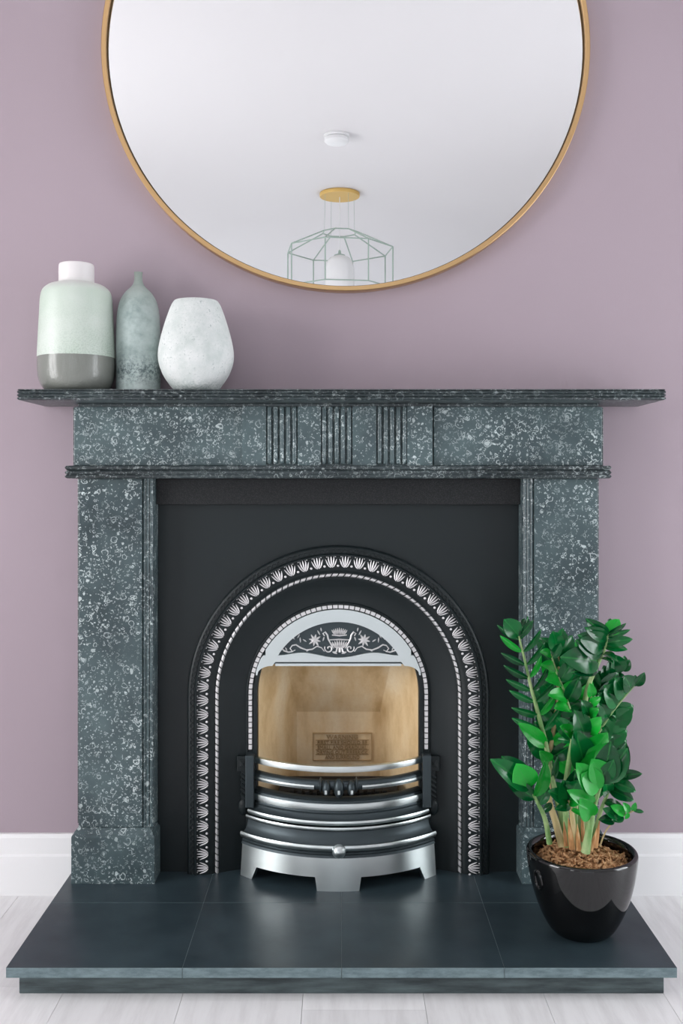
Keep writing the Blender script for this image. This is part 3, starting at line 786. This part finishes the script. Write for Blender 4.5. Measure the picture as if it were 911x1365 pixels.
# ------------------------------------------------------------------ potted plant
dP = 2.14; pc = Vector((wx(776, dP), dP-CD, HT))
plant = empty('potted_plant', pc, 'glossy green leafy houseplant in a shiny black pot on the hearth', 'plant')
M_pot = mat('black_gloss_glaze', (.0022, .0022, .0024), .03, spec=.65); t = NT(M_pot)
t.bump(t.noise(t.pos(), 30, 2), .04, .002)
prof = [(.0005, 0), (.052, 0), (.060, .002), (.072, .015), (.088, .045), (.101, .080), (.110, .115), (.1155, .150), (.1172, .166), (.1165, .173), (.1125, .1765), (.1075, .1745), (.1035, .168), (.101, .150), (.096, .125)]
prof = [prof[0], prof[1]]+smoothp(prof[2:], 4)
pot = MB().lathe([(r, HT+z) for r, z in prof], pc.x, pc.y, 72).build('pot', M_pot, plant, smooth=True, angle=70)
a = math.radians(204); b = MB()
for r_, o_ in ((1, .0), (.72, .0)): pass
rows = []
nrm = Vector((math.cos(a), math.sin(a), -.18)).normalized(); tang = Vector((-math.sin(a), math.cos(a), 0)); upv = nrm.cross(tang).normalized()
cc = Vector((pc.x, pc.y, HT+.128))+Vector((math.cos(a), math.sin(a), 0))*.1115
for k in range(28):
    u = 2*PI*k/28; dr = tang*math.cos(u)+upv*math.sin(u)*1.0; ctr = cc+tang*.011*math.cos(u)+upv*.020*math.sin(u)
    rows.append([ctr+dr.normalized()*.0035*math.cos(2*PI*q/8)+nrm*.0035*math.sin(2*PI*q/8) for q in range(8)])
b.grid(rows, True, True); b.build('oval_lug', M_pot, pot, smooth=True)
# bark mulch
M_bark = mat('bark_mulch', (.2, .09, .04), .85, spec=.2); t = NT(M_bark); p = t.pos()
t.col(t.ramp(t.noise(p, 120, 4, .7), [(.3, (.16, .065, .028)), (.48, (.42, .22, .10)), (.68, (.74, .50, .29))])); t.bump(t.noise(p, 260, 3), .5, .002)
b = MB(); rows = []
rng = random.Random(3)
for i in range(11):
    r = .0995*(i/10)+.0003
    rows.append([(pc.x+r*math.cos(2*PI*k/40), pc.y+r*math.sin(2*PI*k/40), HT+.146+.010*(1-(i/10)**2)+rng.uniform(-.003, .004)) for k in range(40)])
b.grid(rows, False, True)
for k in range(420):
    r = .094*math.sqrt(rng.random()); a = rng.uniform(0, 2*PI); c = Vector((pc.x+r*math.cos(a), pc.y+r*math.sin(a), HT+.150+.010*(1-(r/.1)**2)+rng.uniform(0, .008)))
    l, w, h = rng.uniform(.004, .013), rng.uniform(.001, .0035), rng.uniform(.0008, .002)
    R = Matrix.Rotation(rng.uniform(0, 6.3), 3, 'Z') @ Matrix.Rotation(rng.uniform(-.7, .7), 3, 'Y') @ Matrix.Rotation(rng.uniform(0, 3), 3, 'X')
    vs = [c+R @ Vector((sx*l*(1 if sy > 0 else .8), sy*w, sz*h)) for sx in (-1, 1) for sy in (-1, 1) for sz in (-1, 1)]
    b.add(vs, [(0,1,3,2),(4,6,7,5),(0,4,5,1),(2,3,7,6),(0,2,6,4),(1,5,7,3)])
tag(b.build('bark_mulch', M_bark, plant), kind='stuff')
def leaf_mat(name, c0, c1, rough):
    m = mat(name, c0, rough, spec=.36); t = NT(m); oi = t.new('ShaderNodeObjectInfo')
    p = t.pos(obj=True); n = t.noise(p, 3, 3)
    f = t.math('MULTIPLY_ADD', oi.outputs['Random'], .75, t.math('MULTIPLY_ADD', n, .5, -.12), clamp=True)
    sy = t.new('ShaderNodeSeparateXYZ'); t.l.new(p, sy.inputs[0])
    rib = t.math('SUBTRACT', 1, t.math('MULTIPLY', t.math('ABSOLUTE', sy.outputs[1]), 45), clamp=True)
    t.col(t.mix(t.math('MULTIPLY', rib, .5), t.mix(f, c0, c1), (.03, .28, .05)))
    m.node_tree.nodes['Principled BSDF'].inputs['Subsurface Weight'].default_value = 0
    return m
M_leaf = leaf_mat('deep_green_leaf', (.0006, .034, .011), (.0025, .14, .028), .15)
M_leaff = leaf_mat('fresh_green_leaf', (.004, .24, .022), (.008, .38, .03), .24)
M_stem = mat('stem_green', (.22, .36, .14), .5); t = NT(M_stem); p = t.pos((1, 1, .5))
t.col(t.ramp(t.noise(p, 40, 4, .6), [(.35, (.12, .27, .075)), (.62, (.33, .45, .2)), (.8, (.4, .28, .13))]))
M_stemt = mat('stem_tan', (.48, .36, .18), .55); t = NT(M_stemt); p = t.pos((1, 1, .3))
t.col(t.ramp(t.noise(p, 60, 4, .6), [(.35, (.52, .40, .22)), (.6, (.45, .36, .16)), (.8, (.33, .16, .06))]))
M_sheath = mat('dry_sheath', (.5, .27, .1), .7); t = NT(M_sheath); p = t.pos((2, 2, .4))
t.col(t.ramp(t.noise(p, 60, 4, .6), [(.3, (.22, .085, .035)), (.5, (.5, .25, .09)), (.75, (.66, .5, .3))]))
def leaf_mesh(w, fold, curl, tipx):
    b = MB(); nl, nw = 10, 6; rows = []
    for i in range(nl+1):
        u = i/nl
        ww = w*(math.sin(PI*u**.95)**.62 if 0 < u < 1 else .0)
        ww = max(ww*(1-.12*u), .012)
        zc_ = -curl*(u-.35)**2+curl*.12
        rows.append([(u+tipx*0, ww*j/(nw/2), zc_+fold*abs(j/(nw/2))**1.3*ww) for j in range(-nw//2, nw//2+1)])
    b.grid(rows)
    b.grid([[(x, y, z-.012) for x, y, z in r] for r in rows])
    n = (nl+1)*(nw+1); e = list(range(0, nw+1))+[i*(nw+1)+nw for i in range(1, nl+1)]+[nl*(nw+1)+j for j in range(nw-1, -1, -1)]+[i*(nw+1) for i in range(nl-1, 0, -1)]
    b.f += [(e[k], e[(k+1) % len(e)], e[(k+1) % len(e)]+n, e[k]+n) for k in range(len(e))]; b.m += [0]*len(e)
    me, _ = b.mesh('leaf', M_leaf, True, 0, False, 80); return me
LM = [leaf_mesh(.22, .4, .3, 0), leaf_mesh(.31, .32, .35, 0), leaf_mesh(.43, .25, .25, 0), leaf_mesh(.14, .5, .3, 0)]
rng = random.Random(21)
kp = dP/F
def put_leaf(parent, base, direc, normal, ln, kind=0, fresh=False):
    x = Vector(direc).normalized(); n = Vector(normal); n = (n-x*n.dot(x))
    if n.length < 1e-4: n = x.orthogonal()
    n.normalize(); y = n.cross(x)
    M = Matrix(((x.x, y.x, n.x), (x.y, y.y, n.y), (x.z, y.z, n.z))).to_4x4()
    M = Matrix.Translation(base) @ M @ Matrix.Diagonal((ln, ln, ln, 1))
    o = inst('leaf', LM[kind], M, parent)
    if fresh: o.material_slots[0].link = 'OBJECT'; o.material_slots[0].material = M_leaff
    return o
def stem(pts, r0, r1, m=None, ds=(2.14, 2.14)):
    n = len(pts); P = []
    for k, (px, py) in enumerate(pts):
        u = k/(n-1); P.append(W(px, py, ds[0]+(ds[1]-ds[0])*u))
    Q = []
    PP = [P[0]]+P+[P[-1]]
    for i in range(1, len(PP)-2):
        for k in range(6):
            u = k/6; a, b_, c_, d = PP[i-1], PP[i], PP[i+1], PP[i+2]
            Q.append(.5*((2*b_)+(c_-a)*u+(2*a-5*b_+4*c_-d)*u*u+(3*b_-a-3*c_+d)*u**3))
    Q.append(P[-1]); N = len(Q)
    rad = [(r0+(r1-r0)*k/(N-1))*kp for k in range(N)]
    o = MB().tube(Q, rad, 10).build('stem', m or M_stem, plant, smooth=True, angle=70)
    return o, Q
def at(Q, t):
    f = t*(len(Q)-1); i = min(int(f), len(Q)-2); u = f-i
    return Q[i].lerp(Q[i+1], u), (Q[i+1]-Q[i]).normalized()
def pairs(st, t0, t1, n, ln, ang, kind, face, fresh=0.0, side=(1, 1), taper=.25, lift=.0):
    """leaflets on both sides; face = angle of the leaf plane away from the lens (0 shows the full blade)"""
    o, Q = st
    for k in range(n):
        t = t0+(t1-t0)*k/max(n-1, 1); p, tg = at(Q, t)
        view = Vector((0, -1, 0)); sd = tg.cross(view).normalized()
        for s_, on in ((-1, side[0]), (1, side[1])):
            if not on: continue
            a = math.radians(ang*(1-.25*k/max(n-1, 1))+rng.uniform(-7, 7)); L = ln*kp*(1-taper*k/max(n-1, 1))*rng.uniform(.9, 1.08)
            out = sd*s_; out = (out*math.cos(math.radians(face*.5))+view*math.sin(math.radians(face*.5))*(1 if rng.random() < .6 else -1)*.6).normalized()
            d = tg*math.cos(a)+out*math.sin(a)+Vector((0, 0, lift))
            nr = Matrix.Rotation(math.radians(face)*s_, 3, tg) @ view+Vector((0, 0, .35))
            put_leaf(o, p+out*.001, d, nr, L, kind, rng.random() < fresh)
def tip(st, ln, kind, spread=.35, fresh=False, n=2):
    o, Q = st; p, tg = at(Q, 1.0)
    for k in range(n):
        s_ = k-(n-1)/2; sd = tg.cross(Vector((0, -1, 0)))
        put_leaf(o, p, tg+sd*s_*spread*2, Vector((rng.uniform(-.3, .3), -1, .4)), ln*kp*rng.uniform(.9, 1.1), kind, fresh)
def single(st, t, tx, ty, dd, kind, fresh=False, nx=0, nz=.3, ny=-1):
    """one leaf from the stem to a tip position (column, row, depth)"""
    o, Q = st; p, _ = at(Q, t); e = W(tx, ty, dd); put_leaf(o, p, e-p, Vector((nx, ny, nz)), (e-p).length, kind, fresh)
# tall left stem
s1 = stem([(757, 1128), (748, 1085), (738, 1045), (728, 992), (717, 948), (708, 915), (700, 880), (692, 848)], 4.6, 1.3, None, (2.15, 2.13))
pairs(s1, .48, .97, 8, 42, 60, 3, 46, .25, taper=.15)
single(s1, 1, 673, 826, 2.12, 2); single(s1, 1, 700, 824, 2.14, 1); single(s1, .99, 711, 827, 2.13, 0)
single(s1, .36, 722, 1003, 2.11, 1, True); single(s1, .42, 694, 965, 2.12, 0, True)
single(s1, .30, 744, 1010, 2.13, 3)
# low left stem
s2 = stem([(733, 1124), (727, 1092), (716, 1068), (706, 1050)], 4.0, 1.4, None, (2.12, 2.09))
single(s2, .95, 658, 1013, 2.06, 0, nx=-.2, nz=.6); single(s2, 1, 690, 1020, 2.06, 2, True, nz=.1); single(s2, .75, 730, 1018, 2.07, 0, True, nx=.5)
single(s2, .72, 676, 1038, 2.08, 0, nx=.3, nz=-.2); single(s2, .6, 732, 1048, 2.10, 1); single(s2, .9, 670, 1008, 2.11, 1); single(s2, .45, 737, 1070, 2.13, 0)
# thick tan stalks
s3 = stem([(750, 1128), (741, 1095), (732, 1062), (733, 1010), (740, 960), (745, 905), (744, 868)], 5.4, 1.4, M_stemt, (2.13, 2.17))
pairs(s3, .5, .95, 8, 40, 55, 1, 30, .2, side=(1, 1), taper=.1)
single(s3, 1, 738, 842, 2.16, 2); single(s3, 1, 751, 838, 2.17, 1); single(s3, 1, 757, 845, 2.18, 0); single(s3, .97, 724, 850, 2.17, 1)
s3b = stem([(760, 945), (752, 920), (742, 895), (735, 872)], 1.6, 1.0, None, (2.12, 2.10))
for t_, x_, y_ in ((.95, 722, 868), (.7, 724, 885), (.45, 730, 905), (.2, 734, 925), (0, 742, 942)): single(s3b, t_, x_, y_, 2.08, 1, True, nx=-.3, nz=.7)
for t_, x_, y_ in ((.9, 748, 858), (.5, 764, 880), (.15, 772, 905)): single(s3b, t_, x_, y_, 2.10, 1)
# big central right stem
s4 = stem([(775, 1128), (776, 1050), (778, 985), (782, 925), (795, 890), (806, 865), (810, 845)], 4.8, 2.0, None, (2.14, 2.09))
for t_, x_, y_, k_ in ((.97, 784, 827, 0), (.94, 783, 838, 0), (.86, 775, 848, 1), (.82, 772, 855, 1), (.72, 753, 876, 1), (.66, 766, 895, 0)): single(s4, t_, x_, y_, 2.05, k_, nx=-.45, nz=.25)
for t_, x_, y_, k_ in ((.99, 835, 832, 3), (.95, 840, 840, 3), (.89, 843, 852, 0), (.85, 836, 865, 0), (.79, 822, 878, 1), (.74, 818, 882, 0)): single(s4, t_, x_, y_, 2.07, k_, nx=.5, nz=.3)
single(s4, 1, 826, 826, 2.08, 2, True); single(s4, 1, 815, 824, 2.10, 1)
# right arching stem with round leaves
s5 = stem([(786, 1120), (787, 1050), (796, 985), (812, 955), (830, 932), (846, 914)], 3.4, 1.1, None, (2.16, 2.15))
for t_, x_, y_ in ((.52, 792, 940), (.62, 800, 925), (.74, 808, 915), (.84, 822, 905), (.93, 834, 902)): single(s5, t_, x_, y_, 2.12, 2, nx=.1, nz=.25)
single(s5, 1, 860, 898, 2.13, 1, nx=.4, nz=.6); single(s5, .97, 848, 900, 2.15, 1)
for t_, x_, y_ in ((.50, 812, 978), (.60, 822, 962), (.45, 806, 990)): single(s5, t_, x_, y_, 2.14, 1)
s6 = stem([(790, 1118), (794, 1000), (800, 940), (818, 908), (829, 894)], 3.0, 1.0, None, (2.20, 2.22))
for t_, x_, y_ in ((.62, 800, 895), (.70, 806, 888), (.80, 814, 880), (.9, 822, 874)): single(s6, t_, x_, y_, 2.20, 2)
single(s6, 1, 840, 880, 2.21, 2); single(s6, 1, 834, 874, 2.23, 1); single(s6, .85, 832, 900, 2.2, 1); single(s6, .72, 822, 915, 2.2, 1)
# bright inner leaves and green stalk
s7 = stem([(757, 1125), (754, 1060), (760, 1010), (765, 982)], 4.4, 3.2, None, (2.12, 2.09))
single(s7, 1, 750, 968, 2.06, 1, True, nz=.7); single(s7, 1, 773, 972, 2.07, 1, True, nz=.6); single(s7, .98, 760, 962, 2.10, 2); single(s7, .9, 743, 955, 2.12, 1); single(s7, .9, 742, 985, 2.11, 0)
s7b = stem([(776, 1040), (782, 985), (786, 950), (789, 928)], 2.0, 1.0, None, (2.10, 2.06))
for t_, x_, y_, f_ in ((.95, 788, 912, True), (.8, 800, 930, True), (.62, 797, 945, True), (.6, 778, 935, False), (.4, 800, 958, True), (.3, 770, 950, False), (.15, 808, 980, True), (.12, 770, 978, False)): single(s7b, t_, x_, y_, 2.045, 1 if f_ else 1, f_, nz=.5)
single(s7b, .05, 808, 992, 2.04, 0, True, nz=.9); single(s7b, 0, 800, 1000, 2.05, 0, True, nz=.8)
# right mid stem with bulbous foot
s8 = stem([(781, 1136), (785, 1112), (790, 1085), (797, 1060), (805, 1038)], 6.2, 1.4, None, (2.07, 2.05))
for t_, x_, y_, k_, f_ in ((.85, 778, 1033, 2, True), (.97, 791, 1014, 2, True), (.62, 760, 1055, 0, True), (1, 818, 1015, 1, False), (.95, 836, 1000, 1, False), (.9, 815, 992, 1, False), (.8, 772, 1020, 1, True), (.45, 776, 1068, 1, True)): single(s8, t_, x_, y_, 2.02, k_, f_, nx=-.1, nz=.3)
# right dark leaves
s9 = stem([(790, 1125), (800, 1085), (812, 1055), (822, 1035)], 3.6, 1.2, None, (2.15, 2.12))
for t_, x_, y_, k_ in ((1, 856, 1031, 0), (.85, 848, 1054, 1), (.95, 834, 1022, 1), (.8, 826, 1020, 2), (.7, 845, 1066, 1), (.9, 828, 998, 1), (1, 836, 992, 0), (.6, 808, 1040, 1), (.5, 830, 1075, 0), (.7, 806, 1020, 2)): single(s9, t_, x_, y_, 2.10, k_, nx=.1, nz=.5)
# low thin right stem
s10 = stem([(800, 1128), (808, 1108), (820, 1094), (834, 1086), (845, 1081)], 1.2, .7, M_stemt, (2.11, 2.08))
for t_, x_, y_, k_ in ((.6, 806, 1078, 1), (.75, 816, 1074, 1), (.85, 832, 1070, 1), (.95, 848, 1070, 1), (1, 859, 1082, 0), (.7, 818, 1094, 2), (.85, 834, 1092, 1), (.5, 800, 1092, 1)): single(s10, t_, x_, y_, 2.08, k_, k_ == 1 and x_ > 810, nz=.6)
# low centre
s11 = stem([(765, 1130), (764, 1100), (762, 1080), (758, 1066)], 5.0, 1.6, M_stemt, (2.10, 2.08))
for t_, x_, y_, k_, f_ in ((1, 734, 1055, 1, False), (.95, 752, 1042, 2, False), (.9, 775, 1068, 1, True), (.8, 742, 1078, 0, False), (.7, 780, 1088, 3, True), (1, 770, 1042, 2, False), (.9, 768, 1030, 1, False)): single(s11, t_, x_, y_, 2.05, k_, f_, nz=.4)
# dark filler foliage in the middle
s12 = stem([(768, 1125), (768, 1020), (766, 940), (764, 885)], 3.2, 1.2, None, (2.18, 2.19))
pairs(s12, .3, .95, 10, 42, 50, 1, 25, .05, taper=.1)
single(s12, 1, 770, 855, 2.19, 1, True); single(s12, 1, 755, 862, 2.18, 1)
s13 = stem([(772, 1125), (782, 1040), (792, 970), (798, 915)], 3.0, 1.2, None, (2.19, 2.20))
pairs(s13, .25, .95, 10, 40, 50, 1, 25, .05, taper=.1)
s14 = stem([(778, 1122), (790, 1040), (806, 985), (818, 950)], 2.6, 1.0, None, (2.22, 2.24))
pairs(s14, .3, .95, 8, 38, 55, 2, 20, .0, taper=.15)
s15 = stem([(765, 1122), (758, 1040), (752, 970), (750, 925)], 2.6, 1.0, None, (2.22, 2.24))
pairs(s15, .25, .95, 8, 38, 55, 1, 20, .0, taper=.15)
# dry sheaths around the stalks
for (x0, y0, x1, y1, r, d) in ((763, 1132, 758, 1090, 4.2, 2.09), (772, 1134, 770, 1098, 3.6, 2.09), (794, 1130, 800, 1092, 3.4, 2.09), (788, 1134, 796, 1104, 3.0, 2.08), (778, 1122, 776, 1080, 3.2, 2.11), (755, 1128, 752, 1095, 3.0, 2.11)):
    p0, p1 = W(x0, y0, d), W(x1, y1, d); mid = p0.lerp(p1, .5)
    MB().tube([p0, mid, p1], [r*kp, r*kp*.75, .4*kp], 7, flat=.5).build('dry_sheath', M_sheath, plant, smooth=True)

# ------------------------------------------------------------------ ceiling things seen in the mirror
M_shade = mat('opal_glass', (.82, .83, .83), .25); M_wire = mat('haze_paled_metal', (.36, .46, .40), .5); M_plastic = mat('white_plastic', (.78, .79, .79), .4)  # cage metal paled, haze and overexposure put into its colour
dl = 6.41; ly = -(dl-2.48+.02); lx = -.012
pend = empty('pendant_light', (lx, ly, 2.25), 'octagonal wire cage pendant light with brass ceiling plate seen in the mirror', 'lamp')
MB().lathe([(.0005, RZ-.001), (.126, RZ-.001), (.129, RZ-.004), (.129, RZ-.021), (.126, RZ-.025), (.0005, RZ-.025)], lx, ly, 48).build('ceiling_plate', M_satin, pend, smooth=True, angle=40)
def octo(r, z): return [Vector((lx+r*math.cos(math.radians(30.5+45*k)), ly-r*math.sin(math.radians(30.5+45*k)), z)) for k in range(8)]
A_, B_, C_ = octo(.113, 2.632), octo(.350, 2.52), octo(.350, 2.262)
b = MB()
for k in range(8):
    j = (k+1) % 8
    for p0, p1 in ((A_[k], A_[j]), (B_[k], B_[j]), (C_[k], C_[j]), (A_[k], B_[k]), (B_[k], C_[k])): b.tube([p0, p1], .0042, 6)
b.build('wire_cage', M_wire, pend)
for k in (0, 2, 4, 6): MB().tube([(A_[k].x, A_[k].y, A_[k].z), (lx+(A_[k].x-lx)*.95, ly+(A_[k].y-ly)*.95, RZ-.024)], .0011, 5).build('suspension_wire', M_wire, pend)
MB().tube([(lx, ly, RZ-.024), (lx, ly, 2.50)], .0025, 6).build('flex', M_plastic, pend)
MB().lathe([(.0005, 2.52), (.008, 2.515), (.010, 2.495), (.035, 2.487), (.0365, 2.480)], lx, ly, 24).build('shade_cap', M_wire, pend, smooth=True)
MB().lathe([(.033, 2.482), (.062, 2.468), (.084, 2.44), (.094, 2.40), (.095, 2.30), (.092, 2.265), (.089, 2.265), (.091, 2.30), (.090, 2.40), (.080, 2.436), (.060, 2.462), (.033, 2.476)], lx, ly, 40).build('glass_shade', M_shade, pend, smooth=True)
dl2 = 5.33; ay = -(dl2-2.48+.02); ax = wx(449, dl2)
al = empty('smoke_alarm', (ax, ay, RZ-.05), 'small white round smoke alarm on the ceiling seen in the mirror', 'smoke alarm')
MB().lathe([(.0005, RZ-.001), (.070, RZ-.001), (.070, RZ-.010), (.062, RZ-.014)], ax, ay, 40).build('alarm_base', M_plastic, al, smooth=True, angle=40)
MB().lathe([(.060, RZ-.013), (.066, RZ-.020), (.066, RZ-.034), (.056, RZ-.044), (.030, RZ-.048), (.0005, RZ-.049)], ax, ay, 40).build('alarm_cover', M_plastic, al, smooth=True, angle=40)
